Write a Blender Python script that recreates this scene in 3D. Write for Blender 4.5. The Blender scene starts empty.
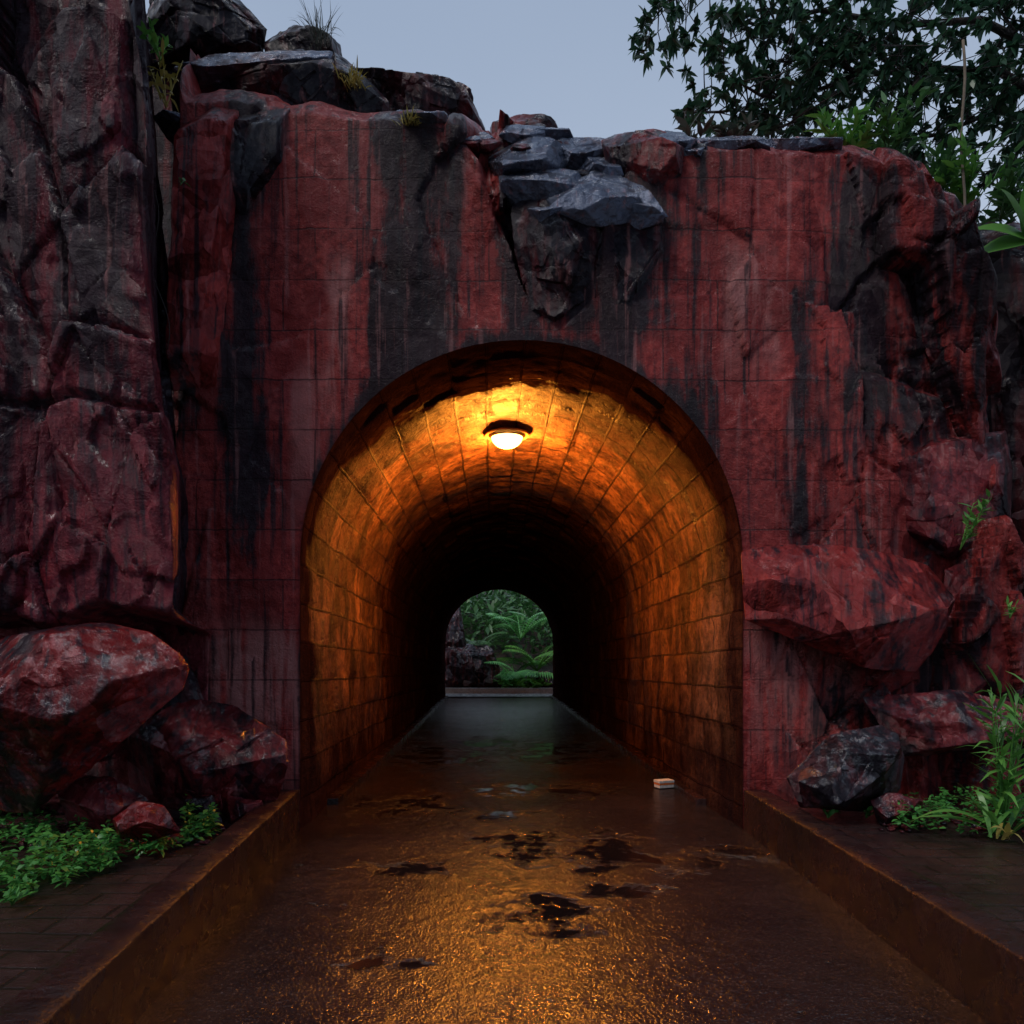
import bpy, bmesh, math, random
import numpy as np
from mathutils import Vector, Matrix
random.seed(7); RS=np.random.RandomState(5)
scene=bpy.context.scene; COL=scene.collection
FPX=740.0; VX=492.0; VY=655.0; CH=1.6
def P(px,py,d): return np.array([(px-VX)*d/FPX, d, CH+(VY-py)*d/FPX])
def G(px,py,h=0.0):
    d=FPX*(CH-h)/(py-VY); return np.array([(px-VX)*d/FPX,d,h])
# ---------------- noise
perm=RS.permutation(256); perm=np.concatenate([perm,perm,perm])
grads=RS.normal(size=(256,3)); grads/=np.linalg.norm(grads,axis=1)[:,None]
def pn(p):
    i=np.floor(p).astype(int); f=p-i; i=i&255
    u=f*f*f*(f*(f*6-15)+10); r=0
    for dx in (0,1):
        for dy in (0,1):
            for dz in (0,1):
                h=perm[perm[perm[(i[:,0]+dx)&255]+((i[:,1]+dy)&255)]+((i[:,2]+dz)&255)]
                g=grads[h]; v=f-np.array([dx,dy,dz])
                w=(u[:,0] if dx else 1-u[:,0])*(u[:,1] if dy else 1-u[:,1])*(u[:,2] if dz else 1-u[:,2])
                r=r+w*(g*v).sum(1)
    return r*1.5
def fbm(p,o=4,g=.5):
    a=1;s=0;t=0
    for k in range(o):
        s=s+a*pn(p*(2**k)+17.3*k); t+=a; a*=g
    return s/t*1.3
rnd=RS.rand(256,7)
def cells(p):
    i=np.floor(p).astype(int); f1=np.full(len(p),9.);f2=np.full(len(p),9.);hv=np.zeros(len(p))
    for dx in (-1,0,1):
        for dy in (-1,0,1):
            for dz in (-1,0,1):
                c=i+np.array([dx,dy,dz]); h=perm[perm[perm[c[:,0]&255]+(c[:,1]&255)]+(c[:,2]&255)]
                q=rnd[h]; s=c+q[:,:3]; v=p-s; d=np.sqrt((v*v).sum(1))
                val=(q[:,3]-.5)+((q[:,4:7]-.5)*1.6*v).sum(1)
                m=d<f1
                f2=np.where(m,f1,np.minimum(f2,d)); hv=np.where(m,val,hv); f1=np.where(m,d,f1)
    return hv,f2-f1
def sst(x,a,b):
    t=np.clip((x-a)/(b-a),0,1); return t*t*(3-2*t)
# ---------------- object helpers
def mk(name,V,F,mat,parent=None,origin=(0,0,0),smooth=True,attrs=None,uv=None):
    V=np.asarray(V,float)-np.asarray(origin,float)
    me=bpy.data.meshes.new(name); me.from_pydata(V.tolist(),[],[tuple(int(a) for a in f) for f in F]); me.update()
    if smooth: me.polygons.foreach_set('use_smooth',[True]*len(me.polygons))
    for k,a in (attrs or {}).items():
        at=me.attributes.new(k,'FLOAT','POINT'); at.data.foreach_set('value',np.asarray(a,dtype=np.float32))
    if uv is not None:
        l=me.uv_layers.new(name='UVMap'); idx=np.zeros(len(me.loops),dtype=np.int32); me.loops.foreach_get('vertex_index',idx)
        l.data.foreach_set('uv',np.asarray(uv,dtype=np.float32)[idx].ravel())
    me.materials.append(mat); o=bpy.data.objects.new(name,me); COL.objects.link(o)
    if parent: o.parent=parent
    else: o.location=origin
    return o
def tag(o,label=None,cat=None,group=None,kind=None):
    for k,v in (('label',label),('category',cat),('group',group),('kind',kind)):
        if v: o[k]=v
    return o
def thing(name,loc,label,cat,group=None):
    o=bpy.data.objects.new(name,None); COL.objects.link(o); o.location=loc; o.empty_display_size=.1
    return tag(o,label,cat,group)
def gridF(n,m,keep=None):
    i,j=np.meshgrid(np.arange(n-1),np.arange(m-1),indexing='ij'); a=(i*m+j).ravel()
    F=np.stack([a,a+m,a+m+1,a+1],1)
    return F if keep is None else F[keep(F)]
def boxVF(x0,x1,y0,y1,z0,z1,b=0.0):
    bm=bmesh.new(); bmesh.ops.create_cube(bm,size=1)
    for v in bm.verts: v.co=Vector(((x0+x1)/2+v.co.x*(x1-x0),(y0+y1)/2+v.co.y*(y1-y0),(z0+z1)/2+v.co.z*(z1-z0)))
    if b: bmesh.ops.bevel(bm,geom=list(bm.edges),offset=b,segments=2,affect='EDGES',profile=.6)
    bm.verts.index_update(); V=[v.co[:] for v in bm.verts]; F=[[v.index for v in f.verts] for f in bm.faces]; bm.free(); return V,F
def tube(pts,rads,n=8):
    pts=[np.array(p,float) for p in pts]; V=[];F=[]
    for k,p in enumerate(pts):
        t=pts[min(k+1,len(pts)-1)]-pts[max(k-1,0)]; t/=np.linalg.norm(t)+1e-9
        a=np.cross(t,[0,0,1.]) if abs(t[2])<.9 else np.cross(t,[1.,0,0]); a/=np.linalg.norm(a); b=np.cross(t,a)
        for q in range(n):
            an=2*math.pi*q/n; V.append(p+rads[k]*(math.cos(an)*a+math.sin(an)*b))
    for k in range(len(pts)-1):
        for q in range(n):
            F.append((k*n+q,k*n+(q+1)%n,(k+1)*n+(q+1)%n,(k+1)*n+q))
    F.append(tuple(range(n))[::-1]); F.append(tuple(range((len(pts)-1)*n,len(pts)*n)))
    return V,F
class MB:
    def __init__(s): s.V=[];s.F=[]
    def add(s,V,F):
        n=len(s.V); s.V.extend(V); s.F.extend([tuple(i+n for i in f) for f in F])
    def leaf(s,base,d,L,W,droop=.3,seg=4,roll=None,fold=.0):
        base=np.array(base,float); d=np.array(d,float); d/=np.linalg.norm(d)+1e-9
        side=np.cross(d,[0,0,1.]); 
        if np.linalg.norm(side)<.05: side=np.array([1.,0,0])
        side/=np.linalg.norm(side); up=np.cross(side,d)
        r=random.uniform(-.7,.7) if roll is None else roll
        side=side*math.cos(r)+up*math.sin(r); n=len(s.V)
        for k in range(seg+1):
            t=k/seg; c=base+d*L*t-np.array([0,0,1.])*droop*L*t*t
            w=W*.5*max(.03,math.sin(math.pi*min(1,.06+.94*t)**.75))
            s.V.append(c-side*w); s.V.append(c+side*w)
            if k: s.F.append((n+2*k-2,n+2*k-1,n+2*k+1,n+2*k))
    def build(s,name,mat,parent=None,origin=(0,0,0),smooth=True): return mk(name,s.V,s.F,mat,parent,origin,smooth)
def rdir(zb=0.0):
    v=RS.normal(size=3); v[2]+=zb; return v/np.linalg.norm(v)
# ---------------- materials
def newmat(name):
    m=bpy.data.materials.new(name); m.use_nodes=True; nt=m.node_tree; b=nt.nodes['Principled BSDF']; return m,nt,b
class N:
    def __init__(s,nt): s.nt=nt
    def n(s,t,**k):
        x=s.nt.nodes.new(t)
        for a,v in k.items(): setattr(x,a,v)
        return x
    def l(s,a,b): s.nt.links.new(a,b)
    def pos(s,sc=(1,1,1)):
        g=s.n('ShaderNodeNewGeometry'); m=s.n('ShaderNodeMapping'); m.inputs['Scale'].default_value=sc; s.l(g.outputs['Position'],m.inputs[0]); return m.outputs[0]
    def noise(s,vec,scale,detail=4,rough=.55,dist=0,out='Fac'):
        x=s.n('ShaderNodeTexNoise'); x.inputs['Scale'].default_value=scale; x.inputs['Detail'].default_value=detail; x.inputs['Roughness'].default_value=rough; x.inputs['Distortion'].default_value=dist
        s.l(vec,x.inputs['Vector']); return x.outputs[out]
    def vmath(s,op,a,b):
        x=s.n('ShaderNodeVectorMath',operation=op)
        for i,v in enumerate((a,b)):
            if isinstance(v,tuple): x.inputs[i].default_value=v
            else: s.l(v,x.inputs[i])
        return x.outputs['Value'] if op=='DOT_PRODUCT' else x.outputs[0]
    def facet(s,vec,scale):
        v=s.n('ShaderNodeTexVoronoi'); v.inputs['Scale'].default_value=scale; s.l(vec,v.inputs['Vector'])
        return s.vmath('DOT_PRODUCT',s.vmath('SUBTRACT',vec,v.outputs['Position']),s.vmath('SUBTRACT',v.outputs['Color'],(.5,.5,.5)))
    def ramp(s,f,a,b,ca=0.,cb=1.):
        x=s.n('ShaderNodeMapRange'); x.interpolation_type='SMOOTHSTEP'; s.l(f,x.inputs[0])
        for i,v in zip((1,2,3,4),(a,b,ca,cb)): x.inputs[i].default_value=v
        return x.outputs[0]
    def mix(s,f,a,b):
        x=s.n('ShaderNodeMix',data_type='RGBA')
        if isinstance(f,float): x.inputs[0].default_value=f
        else: s.l(f,x.inputs[0])
        for i,c in ((6,a),(7,b)):
            if isinstance(c,tuple): x.inputs[i].default_value=(*c,1)
            else: s.l(c,x.inputs[i])
        return x.outputs[2]
    def math(s,op,a,b=0.,c=0.):
        x=s.n('ShaderNodeMath',operation=op)
        for i,v in enumerate((a,b,c)):
            if isinstance(v,(int,float)): x.inputs[i].default_value=v
            else: s.l(v,x.inputs[i])
        return x.outputs[0]
    def attr(s,name):
        x=s.n('ShaderNodeAttribute'); x.attribute_name=name; return x.outputs['Fac']
    def bump(s,h,dist,st=1.,nrm=None):
        x=s.n('ShaderNodeBump'); x.inputs['Distance'].default_value=dist; x.inputs['Strength'].default_value=st; s.l(h,x.inputs['Height'])
        if nrm is not None: s.l(nrm,x.inputs['Normal'])
        return x.outputs[0]
def rockmat(name,darkbias=0.,red=(.52,.055,.045),deep=(.21,.020,.022),dark=(.012,.009,.016),brick=False,rough=(.28,.6),wet=.3,spec=.25,fac=1.,metal=0.):
    m,nt,b=newmat(name); k=N(nt)
    p=k.pos(); st=k.pos((1,1,.11))
    n1=k.noise(st,1.9,5,.6,.3); n2=k.noise(p,1.3,4,.6); n3=k.noise(p,10,6,.72); n4=k.noise(st,8,4,.6)
    red2=k.mix(k.ramp(n3,.35,.65),deep,red)
    red2=k.mix(k.ramp(n2,.4,.62,0,.8),red2,tuple((a*.3+c*.7) for a,c in zip(red,deep)))
    f=k.math('ADD',n1,k.math('MULTIPLY',k.math('SUBTRACT',n2,.5),.5))
    f=k.math('ADD',f,k.math('MULTIPLY',k.math('SUBTRACT',n3,.5),.5))
    f=k.math('ADD',f,k.math('MULTIPLY',k.math('SUBTRACT',n4,.5),1.1))
    f=k.math('ADD',f,darkbias)
    if brick: f=k.math('ADD',f,k.math('MULTIPLY',k.attr('stain_shade'),.4))
    sf=k.ramp(f,.47,.76)
    c=red2
    if brick:
        pf=k.math('MULTIPLY',k.attr('pale'),k.ramp(n4,.35,.6)); c=k.mix(pf,c,(.58,.24,.22))
    c=k.mix(k.math('MULTIPLY',sf,.95),c,dark)
    run=k.noise(k.pos((1,1,.04)),13,3,.55); c=k.mix(k.ramp(run,.58,.72,0,.42),c,(.5,.2,.19)); c=k.mix(k.ramp(run,.3,.46,.88,0),c,dark)
    wv=k.vmath('ADD',p,k.vmath('MULTIPLY',k.noise(p,1.7,3,.6,0,'Color'),(.25,.25,.25)))
    f1=k.facet(wv,1.7); f2=k.facet(wv,5.)
    fh=k.math('ADD',k.math('MULTIPLY',f1,1.8),k.math('MULTIPLY',f2,1.1))
    if brick: fh=k.math('MULTIPLY',fh,k.math('SUBTRACT',1,k.math('MULTIPLY',k.attr('flat'),.85)))
    nb=k.bump(fh,1.4*fac,1.)
    hgt=k.math('ADD',k.math('MULTIPLY',n3,.7),k.math('MULTIPLY',k.noise(p,48,4,.75),.45))
    nb=k.bump(hgt,.04 if brick else .024,1.,nb)
    if brick:
        g=k.n('ShaderNodeNewGeometry'); sx=k.n('ShaderNodeSeparateXYZ'); k.l(g.outputs['Position'],sx.inputs[0])
        cb=k.n('ShaderNodeCombineXYZ'); k.l(k.math('ADD',sx.outputs[0],k.math('MULTIPLY',n2,.05)),cb.inputs[0]); k.l(k.math('ADD',sx.outputs[2],k.math('MULTIPLY',n3,.02)),cb.inputs[1])
        bt=k.n('ShaderNodeTexBrick'); bt.inputs['Scale'].default_value=1; bt.inputs['Brick Width'].default_value=.8; bt.inputs['Row Height'].default_value=.46
        bt.inputs['Mortar Size'].default_value=.008; bt.inputs['Mortar Smooth'].default_value=.3; bt.offset=.37; k.l(cb.outputs[0],bt.inputs['Vector'])
        mo=k.math('MULTIPLY',bt.outputs['Fac'],k.math('MULTIPLY',k.attr('flat'),k.ramp(n2,.34,.5,.35,1)))
        bt.inputs['Color1'].default_value=(.5,.5,.5,1); bt.inputs['Color2'].default_value=(1,1,1,1); bt.inputs['Mortar'].default_value=(1,1,1,1)
        mm=k.n('ShaderNodeMix',data_type='RGBA'); mm.blend_type='MULTIPLY'; k.l(k.math('MULTIPLY',k.attr('flat'),.7),mm.inputs[0]); k.l(c,mm.inputs[6]); k.l(bt.outputs['Color'],mm.inputs[7])
        c=k.mix(k.math('MULTIPLY',mo,.72),mm.outputs[2],(.02,.008,.01))
        nb=k.bump(k.math('SUBTRACT',1,mo),.02,.9,nb)
    k.l(c,b.inputs['Base Color'])
    r=k.ramp(n4,.35,.65,rough[0],rough[1]); k.l(r,b.inputs['Roughness'])
    k.l(nb,b.inputs['Normal']); b.inputs['Specular IOR Level'].default_value=spec; b.inputs['Metallic'].default_value=metal
    if wet:
        g2=k.n('ShaderNodeNewGeometry'); s2=k.n('ShaderNodeSeparateXYZ'); k.l(g2.outputs['Normal'],s2.inputs[0])
        wm=k.math('MULTIPLY',k.ramp(s2.outputs[2],-.05,.5,.12,1),k.ramp(n3,.47,.58,.03,1)); wm=k.math('MULTIPLY',wm,wet)
        k.l(wm,b.inputs['Coat Weight']); b.inputs['Coat IOR'].default_value=2.4; b.inputs['Coat Roughness'].default_value=.1; k.l(nb,b.inputs['Coat Normal'])
    return m
M={}
M['facade']=rockmat('red_stained_masonry_rock',-.1,brick=True,wet=.55)
M['cliff']=rockmat('dark_stained_cliff_rock',.04,red=(.30,.028,.040),deep=(.12,.014,.028),dark=(.022,.010,.020),brick=True,wet=.7,fac=.7)
M['red']=rockmat('red_rock',-.02)
M['darkred']=rockmat('dark_red_rock',.04,red=(.29,.028,.03),deep=(.12,.014,.02),wet=.7)
M['dark']=rockmat('dark_rock',.2,red=(.13,.02,.026),deep=(.06,.014,.018),dark=(.013,.011,.018),wet=.8)
M['slab']=rockmat('wet_slate',.24,red=(.20,.12,.13),deep=(.09,.07,.08),dark=(.15,.18,.25),rough=(.10,.3),wet=.7,fac=.6,metal=.6)
M['wetred']=rockmat('wet_red_rock',.06,red=(.36,.018,.017),deep=(.11,.009,.011),rough=(.2,.42),wet=.8,fac=.7)
def vaultmat():
    m,nt,b=newmat('vault_masonry'); k=N(nt); p=k.pos()
    uv=k.n('ShaderNodeUVMap'); 
    n1=k.noise(p,1.2,4,.6); n2=k.noise(p,11,6,.74); ss=k.pos((1,1,.3)); n3=k.noise(ss,4,5,.65)
    w=k.n('ShaderNodeVectorMath',operation='ADD'); cc=k.n('ShaderNodeCombineXYZ'); k.l(k.math('MULTIPLY',n2,.03),cc.inputs[0]); k.l(k.math('MULTIPLY',n1,.04),cc.inputs[1])
    k.l(uv.outputs[0],w.inputs[0]); k.l(cc.outputs[0],w.inputs[1])
    bt=k.n('ShaderNodeTexBrick'); bt.inputs['Scale'].default_value=1; bt.inputs['Brick Width'].default_value=.62; bt.inputs['Row Height'].default_value=.36
    bt.inputs['Mortar Size'].default_value=.014; bt.inputs['Mortar Smooth'].default_value=.4; bt.inputs['Color1'].default_value=(.3,.3,.3,1); bt.inputs['Color2'].default_value=(1.,1.,1.,1); bt.inputs['Mortar'].default_value=(.8,.8,.8,1)
    k.l(w.outputs[0],bt.inputs['Vector'])
    c=k.mix(k.ramp(n1,.35,.65),(.14,.055,.035),(.42,.18,.10)); c=k.mix(k.ramp(n2,.42,.66,0,.85),c,(.05,.024,.017)); c=k.mix(k.ramp(n3,.46,.64,0,.88),c,(.03,.014,.012))
    mm=k.n('ShaderNodeMix',data_type='RGBA'); mm.blend_type='MULTIPLY'; mm.inputs[0].default_value=.85; k.l(c,mm.inputs[6]); k.l(bt.outputs['Color'],mm.inputs[7])
    mo=k.math('MULTIPLY',bt.outputs['Fac'],k.ramp(n1,.3,.55,.45,1)); c=k.mix(k.math('MULTIPLY',mo,.85),mm.outputs[2],(.015,.008,.006))
    so=k.math('ADD',k.attr('vault_shade_stain'),k.math('MULTIPLY',k.math('SUBTRACT',n3,.5),k.math('MULTIPLY',k.attr('vault_shade_stain'),.5)))
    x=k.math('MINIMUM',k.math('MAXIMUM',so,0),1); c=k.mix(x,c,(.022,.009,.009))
    k.l(c,b.inputs['Base Color']); k.l(k.ramp(n2,.35,.65,.28,.5),b.inputs['Roughness']); k.l(k.math('MAXIMUM',k.math('SUBTRACT',.4,k.math('MULTIPLY',x,.55)),0),b.inputs['Specular IOR Level'])
    nb=k.bump(k.math('ADD',n2,k.math('MULTIPLY',k.noise(p,50,3,.7),.3)),.05,1.); nb=k.bump(k.math('SUBTRACT',1,mo),.035,1,nb); k.l(nb,b.inputs['Normal'])
    return m
M['vault']=vaultmat()
def roadmat():
    m,nt,b=newmat('wet_road'); k=N(nt); p=k.pos(); n1=k.noise(p,1.1,5,.6); n2=k.noise(p,62,2,.6); n3=k.noise(p,2.4,7,.68,.5); n4=k.noise(p,9,4,.55)
    pf=k.math('ADD',k.attr('puddle'),k.math('MULTIPLY',k.math('SUBTRACT',n3,.5),3.8)); pf=k.math('ADD',pf,k.math('MULTIPLY',k.math('SUBTRACT',n4,.5),1.6))
    pm=k.ramp(pf,.55,1.0)
    c=k.mix(k.ramp(n1,.35,.65),(.011,.008,.009),(.026,.015,.013)); c=k.mix(k.ramp(n2,.56,.7),c,(.09,.055,.045)); c=k.mix(k.ramp(n4,.5,.7,0,.6),c,(.009,.007,.007))
    c=k.mix(k.math('MULTIPLY',pm,.8),c,(.008,.005,.005)); k.l(c,b.inputs['Base Color'])
    r=k.ramp(n3,.38,.62,.2,.1); x=k.n('ShaderNodeMix'); k.l(pm,x.inputs[0]); k.l(r,x.inputs[2]); x.inputs[3].default_value=.05; k.l(x.outputs[0],b.inputs['Roughness'])
    inv=k.math('SUBTRACT',1,k.math('MULTIPLY',pm,.95))
    h=k.math('MULTIPLY',k.math('ADD',k.math('MULTIPLY',n2,.5),k.math('MULTIPLY',n4,1.)),inv)
    k.l(k.bump(h,.013,1.),b.inputs['Normal']); b.inputs['Specular IOR Level'].default_value=1.
    return m
M['road']=roadmat()
def stonemat(name,a,c2,rough=(.2,.5),brick=None,bumpd=.012,spec=.5):
    m,nt,b=newmat(name); k=N(nt); p=k.pos(); n1=k.noise(p,1.6,4,.6); n2=k.noise(p,22,5,.7); n3=k.noise(p,5,4,.6)
    c=k.mix(k.ramp(n1,.3,.7),a,c2); c=k.mix(k.ramp(n2,.45,.75,0,.6),c,tuple(v*.4 for v in a)); nb=None
    nb=k.bump(k.math('ADD',n2,n3),bumpd,.9)
    if brick:
        g=k.pos(); bt=k.n('ShaderNodeTexBrick'); bt.inputs['Scale'].default_value=1; bt.inputs['Brick Width'].default_value=brick[0]; bt.inputs['Row Height'].default_value=brick[1]; bt.inputs['Mortar Size'].default_value=.012; bt.inputs['Mortar Smooth'].default_value=.3
        k.l(g,bt.inputs['Vector']); c=k.mix(k.math('MULTIPLY',bt.outputs['Fac'],.7),c,(.01,.008,.007)); nb=k.bump(k.math('SUBTRACT',1,bt.outputs['Fac']),.012,1,nb)
    k.l(c,b.inputs['Base Color']); k.l(k.ramp(n3,.35,.65,rough[0],rough[1]),b.inputs['Roughness']); k.l(nb,b.inputs['Normal']); b.inputs['Specular IOR Level'].default_value=spec; return m
M['kerb']=stonemat('wet_brown_kerb_stone',(.014,.008,.008),(.04,.014,.012),(.14,.36),bumpd=.015,spec=.5)
M['pave']=stonemat('wet_dark_paving',(.025,.014,.014),(.055,.026,.024),(.12,.32),brick=(.4,.2),bumpd=.012,spec=.7)
M['soil']=stonemat('dark_soil',(.03,.02,.015),(.06,.04,.03),(.5,.8),bumpd=.05)
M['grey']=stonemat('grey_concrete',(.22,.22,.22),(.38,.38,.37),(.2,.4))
M['bark']=stonemat('dark_bark',(.02,.016,.014),(.05,.035,.03),(.5,.8),bumpd=.03)
def leafmat(name,a,c2,rough=.35):
    m,nt,b=newmat(name); k=N(nt); g=k.n('ShaderNodeNewGeometry'); c=k.mix(g.outputs['Random Per Island'],a,c2); k.l(c,b.inputs['Base Color']); b.inputs['Roughness'].default_value=rough
    tr=k.n('ShaderNodeBsdfTranslucent'); k.l(c,tr.inputs[0]); mx=k.n('ShaderNodeMixShader'); mx.inputs[0].default_value=.25; out=nt.nodes['Material Output']
    k.l(b.outputs[0],mx.inputs[1]); k.l(tr.outputs[0],mx.inputs[2]); k.l(mx.outputs[0],out.inputs[0]); return m
M['leafdark']=leafmat('dark_tree_leaf',(.02,.065,.04),(.06,.16,.08))
M['leafmid']=leafmat('mid_leaf',(.04,.12,.04),(.10,.24,.07))
M['leafbright']=leafmat('bright_leaf',(.07,.22,.04),(.18,.44,.08))
M['palmleaf']=leafmat('palm_leaf',(.08,.34,.10),(.26,.66,.20))
M['leafcyan']=leafmat('ground_leaf',(.03,.15,.03),(.11,.36,.07))
M['leafyel']=leafmat('yellow_leaf',(.3,.26,.05),(.5,.4,.12))
M['grassdark']=leafmat('dark_grass',(.05,.06,.05),(.1,.11,.08))
def plain(name,c,rough=.5,metal=0.,em=None,es=0):
    m,nt,b=newmat(name); k=N(nt); n=k.noise(k.pos(),30,3,.6); k.l(k.mix(k.ramp(n,.3,.7),tuple(v*.75 for v in c),c),b.inputs['Base Color']); b.inputs['Roughness'].default_value=rough; b.inputs['Metallic'].default_value=metal
    if em: b.inputs['Emission Color'].default_value=(*em,1); b.inputs['Emission Strength'].default_value=es
    return m
M['metal']=plain('rusty_lamp_metal',(.5,.28,.10),.5,.0)
M['glow']=plain('lit_frosted_glass',(.9,.8,.6),.4,0,(1.,.50,.11),10.)
M['white']=plain('white_card',(.75,.74,.7),.5); M['orange']=plain('orange_card',(.75,.2,.05),.5)
M['rope']=plain('dry_vine',(.22,.17,.12),.8); M['root']=plain('dark_root',(.04,.03,.025),.8)
# ---------------- ground & road
def sheet(name,xf,y0,y1,zf,mat,ny,nx,attrf=None,**k):
    ys=np.linspace(y0,y1,ny); V=[]
    for y in ys:
        a,b=xf(y)
        xs=np.linspace(a,b,nx); V.append(np.stack([xs,np.full(nx,y),np.zeros(nx)],1))
    V=np.concatenate(V); V[:,2]=zf(V); o=mk(name,V,gridF(ny,nx)[:,::-1],mat,attrs={'puddle':attrf(V)} if attrf else None); return tag(o,kind='structure')
sheet('ground',lambda y:(-250,250),-200,400,lambda V:np.full(len(V),-.03),M['soil'],20,20)
puds=[(545,790,42,5),(500,815,40,4),(572,846,62,10),(660,858,80,7),(605,868,30,4),(385,870,28,5),(402,805,30,8),(548,912,32,11),(556,931,30,6),(372,965,30,4),(505,855,16,3),(610,890,28,5),(430,755,40,7),(560,750,40,6),(480,742,30,4)]
def pudf(V):
    a=np.zeros(len(V))
    for (px,py,wx,wy) in puds:
        c=G(px,py); d=c[1]; rx=wx*d/FPX; ry=(FPX*CH/(py-wy-VY)-FPX*CH/(py+wy-VY))/2
        a=np.maximum(a,np.clip(1.2-np.sqrt(((V[:,0]-c[0])/rx)**2+((V[:,1]-c[1])/ry)**2)*.4,0,1)*1.0)
    return np.clip(a,0,1)
def LX(y): return np.interp(y,[0,3.22,6.8,40],[-1.34,-1.55,-1.76,-1.76])
def RX(y): return np.interp(y,[0,3.22,6.8,40],[2.03,2.16,2.3,2.3])
road=sheet('road',lambda y:(LX(y)-.05,RX(y)+.05),-8,28.0,lambda V:.012*fbm(V*.6,2),M['road'],900,90,pudf)
sheet('sheen_strip',lambda y:(-3,4),27.98,30.2,lambda V:.03+.01*fbm(V*.8,2),M['grey'],20,20)  # pale floor strip added to imitate the sky-lit sheen at the far end
sheet('pavement',lambda y:(-20,LX(y)-.15),-8,8.6,lambda V:.24+.03*fbm(V*.8,3),M['pave'],180,160)
sheet('pavement',lambda y:(RX(y)+.15,20),-8,8.6,lambda V:.24+.03*fbm(V*.8,3),M['pave'],180,160)
def kerb(side,label):
    V=[];n=400; ys=np.linspace(6.76,-7.5,n)
    for y in ys:
        x=(LX(y) if side<0 else RX(y)); s=side
        for (a,z) in ((0,-.05),(0.0,.1),(.0,.2),(.0,.355),(.003,.365),(.01,.37),(.09,.372),(.17,.371),(.21,.368),(.215,.35),(.215,.1)): V.append((x+s*a,y,z))
    V=np.array(V); d=.006*fbm(V*3,4)+.003*fbm(V*14,3); V[:,0]+=d*side; V[:,2]+=(.004*fbm(V*2.2+9,4)+.003*fbm(V*15,3))*(V[:,2]>.3)
    m=11; cr=(np.abs(((V[:,1]+.3)%1.2)-.6)<.02)&(V[:,2]>.02); V[:,0]+=np.where(cr,.008*side,0); V[:,2]-=np.where(cr&(V[:,2]>.3),.01,0)
    F=gridF(n,m); F=list(map(tuple,F if side>0 else F[:,::-1])); F.append(tuple(range(m)))
    c=(float(LX(3) if side<0 else RX(3)),3,0); tag(mk('kerb_wall',V,F,M['kerb'],origin=c),label,'kerb')
kerb(-1,'low wet dark brown stone kerb wall along the left edge of the road')
kerb(1,'low wet dark brown stone kerb wall along the right edge of the road')
# ---------------- tunnel
AX,AZ,AR=.27,2.46,2.03
def adist(x,z): return np.where(z>AZ,np.hypot(x-AX,z-AZ)-AR,np.abs(x-AX)-AR)
tun=thing('rock_tunnel',(AX,6.8,0),'arched pedestrian tunnel cut through the streaked red and black rock face','tunnel')
TO=(AX,6.8,0)
def px2(px): return (px-VX)/108.8
def pz2(py): return CH+(VY-py)/108.8
top_px=[(-300,-20),(100,-20),(165,-5),(176,60),(184,104),(240,104),(290,112),(390,120),(440,126),(470,130),(500,122),(560,120),(620,124),(660,140),(700,152),(760,152),(850,152),(905,162),(945,190),(975,225),(1000,260),(1100,300),(1300,330)]
xs=np.arange(-6.4,6.3,.026); nx=len(xs)
topz=np.interp(xs,[px2(a) for a,b in top_px],[pz2(b) for a,b in top_px])
topz+=.05*fbm(np.stack([xs*2.2,0*xs,0*xs+3],1),4)
nz=255; nb=46
v=np.linspace(0,1,nz)
X=np.repeat(xs[:,None],nz+nb,1); Z=np.zeros((nx,nz+nb)); Y=np.full((nx,nz+nb),6.8)
Z[:,:nz]=-.06+(topz[:,None]+.06)*v[None,:]
for j in range(nb):
    t=(j+1)/nb; Z[:,nz+j]=topz+.12*math.sin(min(1,t*8)*1.57)+.6*t+.25*sst(np.array(t),0,.3)-2.4*max(0,t-.45)**1.3*1.2; Y[:,nz+j]=6.8+.03*(j+1)+20*t**2.4
x=X.ravel(); z=Z.ravel(); y=Y.ravel()
pp=np.stack([x,y,z],1)
wx=x+.12*fbm(pp*1.5,3); wz=z+.12*fbm(pp*1.5+40,3)
ad=adist(x,z); fade=sst(ad,0.0,.45)
crag=.12+.35*sst(wx,2.7,3.4)+.35*sst(wx,3.5,4.1)+.5*sst(wx,2.5,3.2)*sst(-wz,-2.3,-1.7)+.3*sst(-wx,2.1,2.9)*sst(-wz,-2.6,-1.4)
crag=crag+.7*np.exp(-((wx-.6)/.8)**2)*sst(z,5.0,5.7)
wx3=x+.025*fbm(pp*2.5,2); wz3=z+.025*fbm(pp*2.5+40,2)
cp=np.stack([wx3*1.1,y*.3,wz3*.6],1)+3.1
h1,e1=cells(cp); h2,e2=cells(cp*2.5+11); 
rel=h1*.34+h2*.10-.08*np.exp(-(e1/.02)**2)-.02*np.exp(-(e2/.03)**2)
rel=rel*np.clip(crag,0,1.0)+.012*fbm(pp*2.2,5)+.009*fbm(pp*9,4)+.03*fbm(pp*np.array([.9,1,.5])+5,2)
dy=-rel*fade
w=np.interp(z,[4.72,5.2,5.8,6.3],[.05,.3,.55,.85]); xc=np.interp(z,[4.7,5.5,6.3],[.55,.5,.62])
nd=np.abs(wx-xc)/w; nm=(1-sst(nd,.75,1.05))*(z>4.7)*sst(z,4.7,4.85); dy=dy+nm*(.25+.15*sst(z,5.3,6.4))+nm*.3*h2
dy=dy+1.4*sst(-wx,2.86,2.98)
rgt=np.clip(x-np.interp(z,[0,3,5,6.5],[4.75,4.6,4.45,3.9])-.1*fbm(pp*1.3+8,3),0,9); dy=dy+1.5*rgt**1.2
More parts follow.
